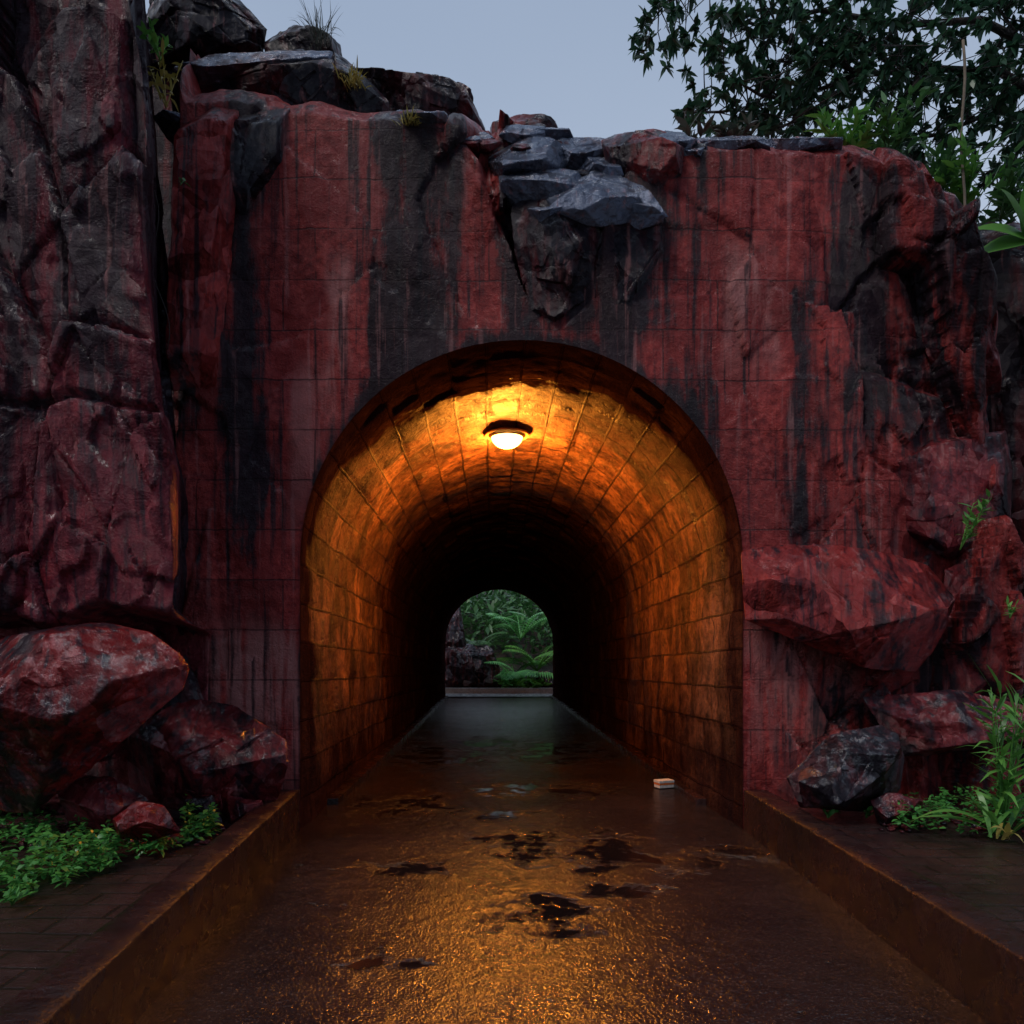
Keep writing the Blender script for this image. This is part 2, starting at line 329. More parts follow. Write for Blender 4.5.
front=np.tile(np.concatenate([np.ones(nz),np.linspace(1,0,nb)**2]),nx)
y2=y+dy*front
z2=z+np.where(np.tile(np.arange(nz+nb)>=nz,nx),.12*fbm(pp*1.2,4),0)
inside=ad<0
ang=np.arctan2(z-AZ,x-AX)
x=np.where(inside&(z>AZ),AX+AR*np.cos(ang),np.where(inside,AX+AR*np.sign(x-AX),x))
z2=np.where(inside&(z>AZ),AZ+AR*np.sin(ang),z2)
def band(a,b,c,d,soft=.16):
    a,b=px2(a),px2(b); t,bt=pz2(c),pz2(d)
    return sst(wx,a-soft,a+soft)*(1-sst(wx,b-soft,b+soft))*sst(wz,bt-.7,bt+.4)*(1-sst(wz,t-.1,t+.3))
stain_shade=np.zeros(len(x))
for a,b,c,d,s in [(220,262,60,540,1.),(372,468,60,380,1.),(590,668,150,350,.9),(838,905,180,440,.95),(905,1010,100,430,.8),(500,600,100,330,1.1),(190,215,300,560,.5),(700,720,120,480,.6),(735,750,120,330,.4),(300,315,120,330,.35),(790,815,300,520,.6),(180,240,640,840,.4),(930,1010,560,760,.6),(740,860,690,800,.5)]:
    stain_shade=np.maximum(stain_shade,s*band(a,b,c,d))
stain_shade=np.maximum(stain_shade,1.1*np.exp(-np.clip(ad,0,9)/.15)*sst(z,3.0,4.2)+.35*np.exp(-np.clip(ad,0,9)/.08))
stain_shade=np.maximum(stain_shade,1.1*sst(-wx,2.8,2.95))  # shade of the left cleft painted dark into the recess
stain_shade=stain_shade-.45*np.maximum.reduce([band(270,370,100,800),band(690,790,160,520),band(470,505,120,330)])*(stain_shade<.3)
pale=np.zeros(len(x))
for a,b,c,d,s in [(332,352,270,420,.8),(722,775,255,330,.8),(218,300,640,760,.9),(745,870,640,720,.6),(290,330,380,480,.5),(345,372,130,200,.4)]:
    pale=np.maximum(pale,s*band(a,b,c,d,.06))
flat=np.clip(1-1.1*np.clip(crag-.15,0,1),0,1)
adf=ad
F=gridF(nx,nz+nb,lambda F:(adf[F]>=0).any(1))
mk('facade',np.stack([x,y2,z2],1),F,M['facade'],tun,TO,attrs={'stain_shade':np.clip(stain_shade,-1,1.2),'pale':pale,'flat':flat})
# vault
wallh=AZ+.06; arc=math.pi*AR; tot=2*wallh+arc; ns=240; nyv=420
s=np.linspace(0,tot,ns); yv=6.79+np.linspace(0,1,nyv)**1.35*21.1
S,YV=np.meshgrid(s,yv,indexing='ij'); S=S.ravel(); YV=YV.ravel()
vx=np.where(S<wallh,-AR,np.where(S>wallh+arc,AR,-AR*np.cos((S-wallh)/AR)))
vz=np.where(S<wallh,S-wallh,np.where(S>wallh+arc,tot-wallh-S,AR*np.sin((S-wallh)/AR)))
nxr=np.where(S<wallh,-1,np.where(S>wallh+arc,1,vx/AR)); nzr=np.where((S<wallh)|(S>wallh+arc),0,vz/AR)
q=np.stack([vx,YV,vz],1)
brow=np.floor(S/.36); bcol=np.floor((YV+.31*(brow%2))/.62)
hh=rnd[(perm[(brow.astype(int)*13+bcol.astype(int)*7)&255]),4]
off=(.05*fbm(q*.9,4)+.02*fbm(q*5,4)+.05*(hh-.5))*sst(YV,6.79,7.2)
AZy=AZ-(YV-6.8)/21*.42
V=np.stack([AX+vx+nxr*off,YV,np.maximum(-.06,AZy+vz+nzr*off)],1)
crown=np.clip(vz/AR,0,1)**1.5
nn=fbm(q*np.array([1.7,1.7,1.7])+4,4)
vault_shade_stain=sst(YV+.7*nn+.8*np.clip(-vx/AR,0,1),11.,13.6)*.93  # deep vault darkened in its colour, standing in for lamp light falloff
fs=(1-sst((YV-6.8+.3*nn)/(1+1.5*crown),.1,1.1))*(.86+.12*crown)  # entrance rim darkened in colour for stains and weaker lamp light
vault_shade_stain=np.maximum(vault_shade_stain,fs)
vault_shade_stain=np.maximum(vault_shade_stain,.8*(1-sst(V[:,2]+.3*nn,.0,2.1)))  # lower walls darkened in colour to imitate shade below the lamp
mk('vault',V,gridF(ns,nyv),M['vault'],tun,TO,attrs={'vault_shade_stain':vault_shade_stain},uv=np.stack([YV,S],1))
for sd in (-1,1):
    x0=AX+sd*AR; a,b=(x0-.02,x0+.12) if sd<0 else (x0-.12,x0+.02)
    Vb,Fb=boxVF(a,b,7.9,27.8,-.04,.07,.015); mk('footing',Vb,Fb,M['kerb'],tun,TO,smooth=False)
n=60; V=[];
for k in range(n+1):
    a=math.pi*k/n; V.append((AX-AR*math.cos(a),27.86,2.03+AR*math.sin(a))); V.append((AX-7*math.cos(a),27.86,2.03+3.1*math.sin(a)))
F=[(2*k,2*k+1,2*k+3,2*k+2) for k in range(n)]
V+= [(AX-AR,27.86,-.05),(AX-7,27.86,-.05),(AX+AR,27.86,-.05),(AX+7,27.86,-.05)]; m=2*(n+1)
F+=[(0,1,m+1,m),(2*n,2*n+1,m+3,m+2)]
mk('rear_wall',V,F,M['darkred'],tun,TO,smooth=False)
# ---------------- left cliff sheet (front face that folds back at its right edge)
def LP(px): return (px-VX)*5.6/FPX
def LZ_(py): return CH+(VY-py)*5.6/FPX
edge=[(-300,112),(0,130),(60,142),(110,148),(250,150),(330,156),(400,163),(420,168),(470,178),(560,178),(605,174),(640,166),(900,160)]
nzl=340; zs=np.linspace(-.05,LZ_(-220),nzl)
u1=np.concatenate([np.linspace(-6.5,-2.2,60)[:-1],np.arange(-2.2,0,.018)]); u2=np.arange(0,2.6,.04); nxl=len(u1)+len(u2)
U,Z=np.meshgrid(np.concatenate([u1,u2]),zs,indexing='ij'); U=U.ravel(); z=Z.ravel()
ed=np.interp(-z,[-LZ_(b) for b,a in edge],[LP(a) for b,a in edge])
x=ed+np.minimum(U,0)-.36*np.maximum(U,0); yb=5.55+np.maximum(U,0)
pp=np.stack([x,yb,z],1)
wx=x+.04*fbm(pp*1.6,3); wz=z+.04*fbm(pp*1.6+7,3)
cp=np.stack([wx*.95,yb*.8,wz*.45],1)+9.3; h1,e1=cells(cp); h2,e2=cells(cp*2.3+3); h3,e3=cells(cp*5+3)
rel=h1*.30+h2*.13+h3*.05-.07*np.exp(-(e1/.02)**2)-.02*np.exp(-(e2/.03)**2)+.010*fbm(pp*3,5)+.008*fbm(pp*11,3)
und=1-sst(z+.22*fbm(pp*1.6,4),LZ_(634),LZ_(604))
rf=1-sst(-np.abs(U),-.12,0)*.4
yy=yb-rel*.75*(U<=0)*rf-.1*rel*(U>0)+np.where(U<=0,1.,0)*(.08*sst(-np.abs(wz+.1*fbm(pp*1.1+3,2)-LZ_(408)),-.05,0))+.9*und*np.clip(1-U/1.1,0,1)*(U>0)+.9*und*(U<=0)
x=x+np.where(U>0,rel*.25,0)*np.clip(U/.2,0,1)-.1*np.clip(1+U/.12,0,1)*(U<=0)*np.abs(rel)
st=.22*(wz>LZ_(420))*(wx<LP(110))+.2*sst(wz,3.5,6)-.4*sst(wx,LP(110),LP(150))*(1-sst(wz,3.2,4.2))+1.2*sst(U,0,.3)  # last term paints shade onto the cliff side that folds into the cleft
tag(mk('cliff_block',np.stack([x,yy,z],1),gridF(nxl,nzl),M['cliff'],origin=(-4,5.6,0),attrs={'stain_shade':st,'pale':0*x,'flat':0*x+.1}),'tall craggy dark red and black cliff filling the left edge','cliff')
# ---------------- rocks
def hull(p):
    p=sorted(map(tuple,p)); 
    def half(p):
        h=[]
        for q in p:
            while len(h)>1 and (h[-1][0]-h[-2][0])*(q[1]-h[-2][1])-(h[-1][1]-h[-2][1])*(q[0]-h[-2][0])<=0: h.pop()
            h.append(q)
        return h[:-1]
    return half(p)+half(p[::-1])
icos={}
def ico(n):
    if n not in icos:
        bm=bmesh.new(); bmesh.ops.create_icosphere(bm,subdivisions=n,radius=1); bm.verts.index_update()
        icos[n]=(np.array([v.co[:] for v in bm.verts]),np.array([[v.index for v in f.verts] for f in bm.faces])); bm.free()
    return icos[n]
def rockV(pts,yc,th,seed,det=6,nf=6,top=0.,tilt=.8,rg=.006,frac=.4,sharp=260,fl=.58):
    R=np.random.RandomState(seed); H=hull(pts); H=np.array(H); c=(H.max(0)+H.min(0))/2; s=(H.max(0)-H.min(0))/2; hy=th/2
    U=(H-c)/s; pl=[]
    for i in range(len(U)):
        a=U[i];b=U[(i+1)%len(U)]; e=b-a; L=np.hypot(*e)
        if L<.02: continue
        n=np.array([e[1],-e[0]])/L
        for sg in (-1,1):
            nn=np.array([n[0],sg*R.uniform(.1,.7),n[1]]); d=(nn[[0,2]]*a).sum(); pl.append((nn,max(d,.05)))
    for i in range(nf):
        nn=np.array([R.uniform(-tilt,tilt),-1,R.uniform(-tilt,tilt)]); nn/=np.linalg.norm(nn); pl.append((nn,R.uniform(fl,.95)))
    if top: pl.append((np.array([R.uniform(-.2,.2),-top,1.]),.62+.1*R.rand()))
    pl.append((np.array([0,1.,0]),1.))
    D,F=ico(det); acc=np.zeros(len(D))
    for nn,d in pl: acc+=np.clip(D@nn/d,0,None)**sharp
    r=acc**(-1/sharp); Q=D*r[:,None]*np.array([s[0],hy,s[1]])+np.array([c[0],yc,c[1]])
    sz=min(s.min(),hy*1.5)
    nr=D/np.array([s[0],hy,s[1]]); nr/=np.linalg.norm(nr,axis=1)[:,None]
    W=Q+.08*sz*np.stack([fbm(Q/sz*.6+seed,2),fbm(Q/sz*.6+seed+30,2),fbm(Q/sz*.6+seed+60,2)],1)
    h,e=cells(W/sz*.9*np.array([1,1,.7])+seed); h2,e2=cells(W/sz*2.6+seed*2)
    dsp=frac*sz*(.16*h+.07*h2-.03*np.exp(-(e/.03)**2))+rg*sz*fbm(Q/sz*2.5+seed,5)+.005*fbm(Q*12,3)
    return Q+nr*dsp[:,None],F
def rock(name,pp,d,th,mat,label,cat='rock',group=None,seed=1,**k):
    pts=[P(a,b,d)[[0,2]] for a,b in pp]; V,F=rockV(pts,d+k.pop('push',0),th,seed,**k)
    c=V.mean(0); c[2]=V[:,2].min(); return tag(mk(name,V,F,M[mat],origin=tuple(c)),label,cat,group)
rock('boulder',[(-120,655),(20,650),(95,622),(150,632),(192,662),(183,690),(120,738),(30,815),(-120,830)],5.2,1.3,'wetred','big glossy red wedge boulder with sharp edges at lower left','boulder',seed=97,det=7,tilt=1.1,nf=9,frac=.22,fl=.38)
rock('cliff_block',[(-420,600),(100,600),(160,625),(178,700),(150,800),(-420,830)],6.45,1.0,'darkred','shadowed rock base behind the glossy red boulder','cliff',seed=21,det=7)
rock('boulder',[(130,730),(185,695),(240,700),(292,735),(288,812),(250,832),(170,836),(110,800)],6.15,.9,'darkred','dark broken boulder leaning on the left foot of the tunnel face','boulder',seed=75,tilt=1.,nf=10,det=7,fl=.4,frac=.35)
rock('boulder',[(60,780),(110,775),(150,800),(140,828),(70,835)],5.6,.5,'darkred','low dark red rock at the foot of the glossy boulder','boulder',seed=17)
rock('boulder',[(160,700),(185,655),(200,700),(196,730),(165,735)],6.3,.4,'dark','dark upright chunk between the wedge boulder and the tunnel face','boulder',seed=16)
rock('stone',[(112,818),(135,802),(165,806),(182,832),(150,842),(118,838)],5.0,.3,'wetred','small bright red stone among the green ground cover at left','stone',seed=18,frac=.3)
rock('stone',[(186,800),(212,795),(225,830),(190,834)],6.0,.25,'dark','small dark stone between the left boulders and the kerb','stone',seed=19)
rock('stone',[(225,795),(262,800),(272,828),(230,832)],6.1,.3,'darkred','low dark red stone at the left kerb end','stone',seed=20)
rock('rock_slab',[(180,125),(215,106),(240,110),(232,250),(216,388),(172,392)],6.78,.5,'red','tall thin red slab on the left corner of the tunnel face','rock',seed=22,nf=3,tilt=.2,frac=.3,fl=.8)
rock('rock_slab',[(222,112),(290,108),(285,170),(245,222),(226,215)],6.84,.34,'dark','dark wedge of rock at the top left of the tunnel face','rock',seed=23,nf=3,tilt=.2,frac=.3,fl=.8)
rock('rock_slab',[(740,550),(800,543),(890,546),(950,562),(956,600),(925,692),(880,672),(800,640),(744,620)],6.6,.75,'red','jutting broken red slab right of the tunnel arch','rock',seed=98,det=7,tilt=1.1,nf=9,fl=.4,frac=.2)
rock('rock_slab',[(880,470),(930,440),(1006,430),(1012,470),(1010,540),(945,560),(900,530)],6.95,.5,'darkred','dark red block below the top right shoulder of the cliff','rock',seed=29,tilt=.7,det=7,frac=.2,nf=8)
rock('rock_slab',[(905,185),(945,190),(978,232),(990,300),(1000,392),(950,405),(920,340)],7.0,.6,'darkred','dark bulging shoulder of rock at the top right of the face','rock',seed=28,tilt=.7,det=7,nf=8,frac=.2)
rock('rock_slab',[(945,570),(1008,540),(1020,600),(1022,700),(960,715),(940,640)],6.9,.7,'darkred','narrow upright rock at the right end of the cliff foot','rock',seed=39,tilt=.8,det=7,frac=.2,nf=8)
rock('boulder',[(860,695),(960,690),(1030,705),(1035,745),(900,758)],6.6,.8,'darkred','flat dark red ledge above the right boulder','boulder',seed=30,frac=.3)
rock('boulder',[(786,778),(830,735),(895,720),(905,760),(900,800),(870,812),(800,808)],6.1,.75,'dark','wet dark boulder beside the right foot of the arch','boulder',seed=93,top=.7,tilt=1.,fl=.5,nf=6,det=7,frac=.2)
rock('stone',[(870,800),(890,792),(925,800),(930,822),(880,826)],5.9,.3,'darkred','small red stone beside the right boulder','stone',seed=33)
rock('cliff_block',[(965,235),(1060,210),(1400,260),(1400,820),(1030,820),(1010,500),(975,330)],8.3,2.4,'dark','dark rock mass set back beyond the right end of the cliff','cliff',seed=35,det=7,tilt=.3,nf=7)
# crown rocks
rock('boulder',[(150,-40),(200,-45),(240,0),(268,30),(262,62),(200,90),(152,80)],8.2,1.2,'dark','dark boulder at the very top left above the cliff gap','boulder',seed=41,top=.6,det=7)
rock('boulder',[(168,80),(225,55),(290,40),(345,62),(388,100),(390,128),(240,130),(172,120)],7.5,1.0,'dark','broad dark boulder resting on the left of the cliff top','boulder',seed=42,top=1.2,det=7,nf=7)
rock('slate_slab',[(172,76),(230,50),(335,45),(330,62),(200,96)],7.3,.8,'slab','flat wet slab on top of the broad dark boulder','slab',seed=142,top=2.2)
rock('boulder',[(262,40),(300,28),(340,45),(345,72),(270,75)],8.2,.7,'dark','small dark rock behind the broad dark boulder','boulder',seed=43)
rock('boulder',[(345,78),(385,62),(430,70),(470,92),(488,135),(470,146),(370,132)],7.9,1.0,'dark','dark angular boulder on the cliff top left of the wet slates','boulder',seed=44,top=.8,nf=7,det=7)
rock('boulder',[(490,128),(520,116),(555,122),(565,150),(490,155)],8.0,.6,'darkred','small reddish rock peeping over the cliff top above the notch','boulder',seed=45)
slates=[([(480,140),(530,128),(576,150),(560,182),(500,190)],6.95,'shiny wet slate slab at the left of the cliff notch'),
([(498,176),(556,162),(596,184),(560,210),(506,212)],6.8,'shiny slate slab in the notch just below the leftmost one'),
([(540,185),(590,164),(644,188),(668,216),(600,228),(552,216)],6.72,'largest shiny wet slate slab lying across the cliff notch'),
([(552,130),(604,132),(630,160),(612,184),(562,170)],7.0,'shiny slate slab next to the red angular block'),
([(572,160),(606,152),(624,180),(590,194)],6.85,'small shiny slate chip in the middle of the notch'),
([(518,124),(566,122),(578,148),(528,154)],7.15,'pale slate slab at the back of the notch rim'),
([(525,205),(565,200),(576,228),(540,234)],6.75,'small wet slate chip low in the notch'),
([(612,196),(668,190),(664,222),(628,234)],6.72,'wet slate wedge at the right end of the notch'),
([(392,108),(450,118),(470,138),(400,134)],6.9,'thin wet slab on the rim left of the notch'),
([(150,112),(192,112),(188,130),(155,128)],6.9,'thin wet slab in the cleft beside the left cliff')]
for i,(o,d,l) in enumerate(slates): rock('slate_slab',o,d,.7,'slab',l,'slab',seed=280+i,top=1.8,nf=6,tilt=1.3,det=6,fl=.35,frac=.3)
R2=np.random.RandomState(9)
for i in range(34):
    px=R2.uniform(395,720); py=np.interp(px,[395,480,560,620,700],[118,138,140,140,150])+R2.uniform(-6,10)
    if i%2 and 500<px<660: py+=R2.uniform(5,80)*max(0,1-abs(px-580)/90)
    r=R2.uniform(9,24); a0=R2.rand()*6; o=[(px+r*1.3*math.cos(a0+t)*R2.uniform(.6,1.15),py+r*.75*math.sin(a0+t)*R2.uniform(.6,1.15)) for t in np.arange(0,6.2,1.3)]
    rock('rubble_rock',o,6.85+R2.uniform(-.05,.3),r*.016,['slab','dark','darkred','slab'][i%4],'small broken wet rock in the rubble along the crest around the notch','rock','broken rocks along the cliff crest',seed=300+i,det=5,top=2.)
rock('boulder',[(600,135),(622,124),(690,150),(684,185),(650,196),(608,172)],6.85,.6,'wetred','angular red block on the rim right of the notch','boulder',seed=49,top=.4,tilt=.9,nf=7,frac=.3)
rock('boulder',[(676,150),(712,131),(760,140),(772,160),(690,172)],7.0,.7,'slab','low wet rock on the rim right of the angular red block','boulder',seed=50,top=1.5)
rock('boulder',[(750,148),(800,132),(838,148),(840,165),(760,166)],7.1,.7,'slab','flat rock on the rim below the green shrubs','boulder',seed=51,top=1.5)
rock('rock_slab',[(508,200),(590,198),(606,240),(592,285),(556,318),(528,300),(514,250)],6.85,.55,'dark','blackish rock wedged in the notch above the arch','rock',seed=99,nf=9,det=7,frac=.4,fl=.7)
rock('rock_slab',[(596,222),(664,192),(668,250),(625,325),(588,300)],6.86,.42,'dark','dark sloping slab on the right side of the notch','rock',seed=53,tilt=.6)
rock('rock_slab',[(524,270),(578,270),(585,300),(555,325),(530,312)],6.84,.3,'dark','small dark block at the bottom point of the notch','rock',seed=54)
mb=MB(); Dg,Fg=ico(2)
for i in range(420):
    if i%2: px,py=random.uniform(-40,230),random.uniform(824,846)
    else: px,py=random.uniform(880,1060),random.uniform(806,832)
    g=G(px,py,.26); r=random.uniform(.008,.03)*(1 if random.random()<.9 else 2)
    D=Dg*(1+.25*pn(Dg*1.3+i)[:,None])*np.array([r*random.uniform(.8,1.5),r,r*.65]); mb.add(list(D+g),[tuple(f) for f in Fg])
tag(mb.build('gravel',M['darkred']),'scattered small dark red stones along the foot of the cliff','gravel',kind='stuff')
# ---------------- lamp
lp=P(507,434,9.3); LZ=AZ-(9.3-6.8)/21*.42+AR+.01
lx=lp[0]
lamp=thing('ceiling_lamp',(lx,9.3,LZ),'lit orange dome lamp fixed to the crown of the tunnel vault','lamp')
def lathe(prof,n=40,c=(0,0,0)):
    V=[];F=[]
    for r,zz in prof:
        for k in range(n): a=2*math.pi*k/n; V.append((c[0]+r*math.cos(a),c[1]+r*math.sin(a),c[2]+zz))
    for j in range(len(prof)-1):
        for k in range(n): F.append((j*n+k,j*n+(k+1)%n,(j+1)*n+(k+1)%n,(j+1)*n+k))
    return V,F
LO=(lx,9.3,LZ)
V,F=lathe([(.001,.03),(.1,.03),(.1,-.03),(.18,-.04),(.26,-.07),(.28,-.085),(.28,-.095),(.262,-.1),(.24,-.1),(.001,-.1)],c=LO); mk('lamp_housing',V,F,M['metal'],lamp,LO)
V,F=lathe([(.2,-.102)]+[(.2*math.cos(a),-.11-.14*math.sin(a)) for a in np.linspace(0,1.56,10)],c=LO); mk('glass_bowl',V,F,M['glow'],lamp,LO)
V,F=lathe([(.203,-.103),(.22,-.105),(.22,-.12),(.2,-.122)],c=LO); mk('retaining_ring',V,F,M['metal'],lamp,LO)
ld=bpy.data.lights.new('tunnel_light','POINT'); ld.energy=470; ld.color=(1,.31,.03); ld.shadow_soft_size=.08
lo=bpy.data.objects.new('tunnel_light',ld); COL.objects.link(lo); lo.parent=lamp; lo.location=(0,0.15,-.36)
# carton
g=G(664,788); ct=thing('small_carton',(g[0],g[1],0.01),'small white and orange carton lying by the right tunnel wall','carton')
ct.rotation_euler=(0,0,.35)
for nm,z0,z1,mm,e in (('carton_body',0,.035,'white',.0),('label_band',.035,.06,'orange',.002),('lid',.06,.09,'white',.005)):
    V,F=boxVF(-.10-e,.10+e,-.06-e,.06+e,z0,z1,.004); mk(nm,V,F,M[mm],ct,smooth=False)
# ---------------- plants
def leafy(name,base,stems,L,nl,ll,lw,mat,label,cat='plant',group=None,spread=.5,lean=(0,0,0),stemr=.006,droop=.4):
    t=thing(name,tuple(base),label,cat,group); a=MB(); b=MB()
    for i in range(stems):
        d=rdir(0)*spread+np.array([0,0,1.])+np.array(lean); d/=np.linalg.norm(d); l=L*random.uniform(.6,1.1)
        pts=[np.array(base)+d*l*u+np.array([0,0,-1])*.25*l*u*u*spread for u in np.linspace(0,1,5)]
        V,F=tube(pts,[stemr*(1-.7*u) for u in np.linspace(0,1,5)],5); b.add(V,F)
        for k in range(nl):
            u=.15+.85*(k+random.random())/nl; j=min(3,int(u*4)); f=u*4-j; q=pts[j]*(1-f)+pts[j+1]*f
            dd=rdir(.3); dd[2]=abs(dd[2])*.6; dd+=d*.5; a.leaf(q,dd,ll*random.uniform(.6,1.2),lw*random.uniform(.7,1.2),droop*random.random()*1.5,3)
    a.build('leaves',mat,t,tuple(base)); b.build('stems',M['bark'] if stemr>.01 else mat,t,tuple(base)); return t
def grasst(name,base,n,L,w,mat,label,spread=.5,group=None,droop=.5,extra=()):
    a=MB()
    for i in range(n):
        d=rdir(0)*spread; d[2]=1; a.leaf(np.array(base)+RS.normal(size=3)*np.array([.05,.05,0]),d,L*random.uniform(.5,1.1),w,droop*random.uniform(.4,1.4),6)
    for d,l,dr in extra: a.leaf(np.array(base),d,l,w*1.1,dr,9,roll=.5)
    return tag(a.build(name,mat,None,tuple(base)),label,'grass',group)
a=MB()
for i in range(6500):
    px=random.uniform(-60,215); t=random.random(); cl=pn(np.array([[px*.035,t*3.5,1.]]))[0]
    lim=np.interp(px,[-60,60,150,215],[90,65,30,12]); py=826+t*lim
    if cl<-.04 or (112<px<184 and py<846): continue
    g=G(px,py,.27); h=random.uniform(.01,.1+.35*max(0,cl))*(1-.4*t); d=rdir(.2); d[2]=abs(d[2])*.5
    a.leaf(g+np.array([0,0,h]),d,random.uniform(.03,.08),random.uniform(.018,.042),.4,2)
tag(a.build('ground_cover',M['leafcyan']),'low bright green leafy weeds at the foot of the left rocks','weeds',kind='stuff')
a=MB()
for i in range(2600):
    px=random.uniform(890,1060); py=806+random.random()*np.interp(px,[800,900,1060],[8,24,34]); 
    if pn(np.array([[px*.04,py*.06,5.]]))[0]<-.05: continue
    g=G(px,py,.27); h=random.uniform(.01,.18); d=rdir(.2); d[2]=abs(d[2])*.5
    a.leaf(g+np.array([0,0,h]),d,random.uniform(.03,.07),random.uniform(.018,.035),.4,2)
tag(a.build('ground_cover',M['leafcyan']),'low green leafy weeds at the foot of the right rocks','weeds',kind='stuff')
leafy('weed_plant',G(118,826,.27),4,.16,5,.07,.05,M['leafcyan'],'round-leaved weed sprout in front of the left boulders',spread=.6)
leafy('weed_plant',G(12,905,.27),5,.12,5,.09,.03,M['leafcyan'],'small weed at the left edge of the picture on the paving',spread=.9)
for px,l in ((828,'tiny sprout beside the wet dark boulder, nearest the kerb'),(866,'tiny sprout in front of the wet dark boulder, right of another')):
    leafy('weed_plant',G(px,818,.27),4,.12,6,.06,.035,M['leafcyan'],l,spread=.8)
leafy('tall_plant',G(1003,832,.27),8,1.15,18,.28,.035,M['leafbright'],'tall green plant with narrow leaves at the right edge',spread=.22,droop=.5,stemr=.008)
grasst('blade_plant',G(1000,835,.27),18,.8,.04,M['leafbright'],'clump of long arching blade leaves under the tall right plant',spread=.75,droop=.55,extra=[((-1,-.1,.9),.95,.55),((-1,0,.6),.75,.35)])
grasst('blade_plant',G(1008,840,.27),7,.45,.04,M['leafyel'],'few dry yellow blade leaves at the right edge',spread=.6,droop=.6)
leafy('cliff_plant',P(960,550,6.3),4,.55,16,.13,.028,M['leafbright'],'small fern-like plant growing out of the right cliff',spread=.25,lean=(.3,-.3,0))
leafy('cliff_plant',P(1010,618,6.3),3,.2,8,.08,.025,M['leafbright'],'tiny plant on the right cliff low by the picture edge',spread=.4)
leafy('cliff_plant',P(166,108,6.1),4,.55,10,.14,.03,M['leafyel'],'yellowish green plant in the cleft at the top left',spread=.35,droop=.7)
leafy('cliff_plant',P(160,60,6.1),4,.35,10,.12,.035,M['leafbright'],'green sprig above the yellowish plant at the top left',spread=.5)
leafy('cliff_plant',P(180,185,6.4),1,.12,4,.08,.03,M['leafmid'],'tiny leaf sprig in the cleft beside the left cliff',spread=.5)
grasst('grass_tuft',P(320,45,7.9),80,.62,.008,M['grassdark'],'thin dark grass tuft against the sky at the top left',spread=.55)
grasst('grass_tuft',P(190,20,8.0),35,.45,.008,M['grassdark'],'sparse grass tuft on the boulder at the top left',spread=.6)
grasst('grass_tuft',P(352,85,7.2),60,.25,.014,M['leafyel'],'short yellow grass between the cliff top boulders',spread=.7)
grasst('grass_tuft',P(410,124,6.75),80,.16,.012,M['leafyel'],'low yellow tuft on the cliff rim left of the notch',spread=.9)
for i,(px,py,sz) in enumerate([(690,138,.35),(735,128,.3),(845,140,.6),(890,140,.8),(940,165,.8),(965,185,.75),(1000,190,.8)]):
    lb=['pale grass-like shrub on the rim above the red block','small shrub on the rim right of the red block','bushy green shrub behind the flat rim rock','green shrub on the rim under the tree','green shrub on the rim near the hanging vine','lowest green shrub on the right shoulder of the cliff','green shrub behind the broad leaves at the right edge'][i]
    leafy('shrub',P(px,py+(22 if i<4 else 30),7.8),14 if i>1 else 10,sz,14,.19,.055,M['leafbright' if i in(2,5) else 'leafmid'] if i>1 else M['grassdark'],lb,'shrub','shrubs on the cliff rim',spread=.8,stemr=.008)
t=thing('broad_leaf_plant',tuple(P(1030,260,7.6)),'plant with large bright green leaves at the right edge of the sky','plant'); a=MB(); b0=P(1030,240,7.4)
for d,L in (((-.5,-.2,1),.95),((-.8,0,.55),.75),((-.15,-.3,1),1.1),((-.9,.2,.2),.55),((.5,0,.8),.9)):
    a.leaf(b0,d,L,.3,.45,8,roll=.9)
a.build('leaves',M['leafbright'],t,tuple(P(1030,260,7.6)))
def vine(pts,r,label,mat='rope'):
    V,F=tube(pts,[r]*len(pts),6); tag(mk('hanging_vine',V,F,M[mat],origin=tuple(pts[0])),label,'vine')
vine([P(963+2*math.sin(k*.9),40+k*19,7.5) for k in range(11)],.013,'thin pale vine hanging from the tree at the upper right')
vine([P(150+6*math.sin(k*.7)+k*1.2,180+k*13,6.3) for k in range(14)],.004,'thin dark root hanging in the cleft beside the left cliff','root')
# ---------------- tree
tb=P(1085,260,9.5); tb[2]=6.3
tree=thing('broadleaf_tree',tuple(tb),'dark leafy tree spreading over the cliff top at the upper right','tree')
tr=MB(); cr=MB()
trunk=[tb,P(1075,130,9.5),P(1050,0,9.6),P(1020,-120,9.7)]
V,F=tube(trunk,[.2,.17,.14,.08],10); tr.add(V,F)
limbs=[[(1068,110),(1000,72),(930,68),(860,75),(790,100),(720,112),(680,112)],[(1060,60),(980,20),(900,25),(820,10),(760,25),(722,18)],[(1050,0),(960,-30),(850,-40),(740,-25),(680,-5),(655,8)],[(1070,150),(1030,130),(980,118),(940,135),(905,140)],[(930,68),(900,100),(885,135),(880,165)],[(860,75),(820,50),(790,62),(760,60)],[(1060,60),(1020,40),(1000,10),(990,-30)],[(1030,130),(1010,165),(985,180)],[(900,25),(870,55),(840,50)],[(860,75),(800,120),(770,130)],[(790,100),(760,95),(735,80)]]
tips=[]
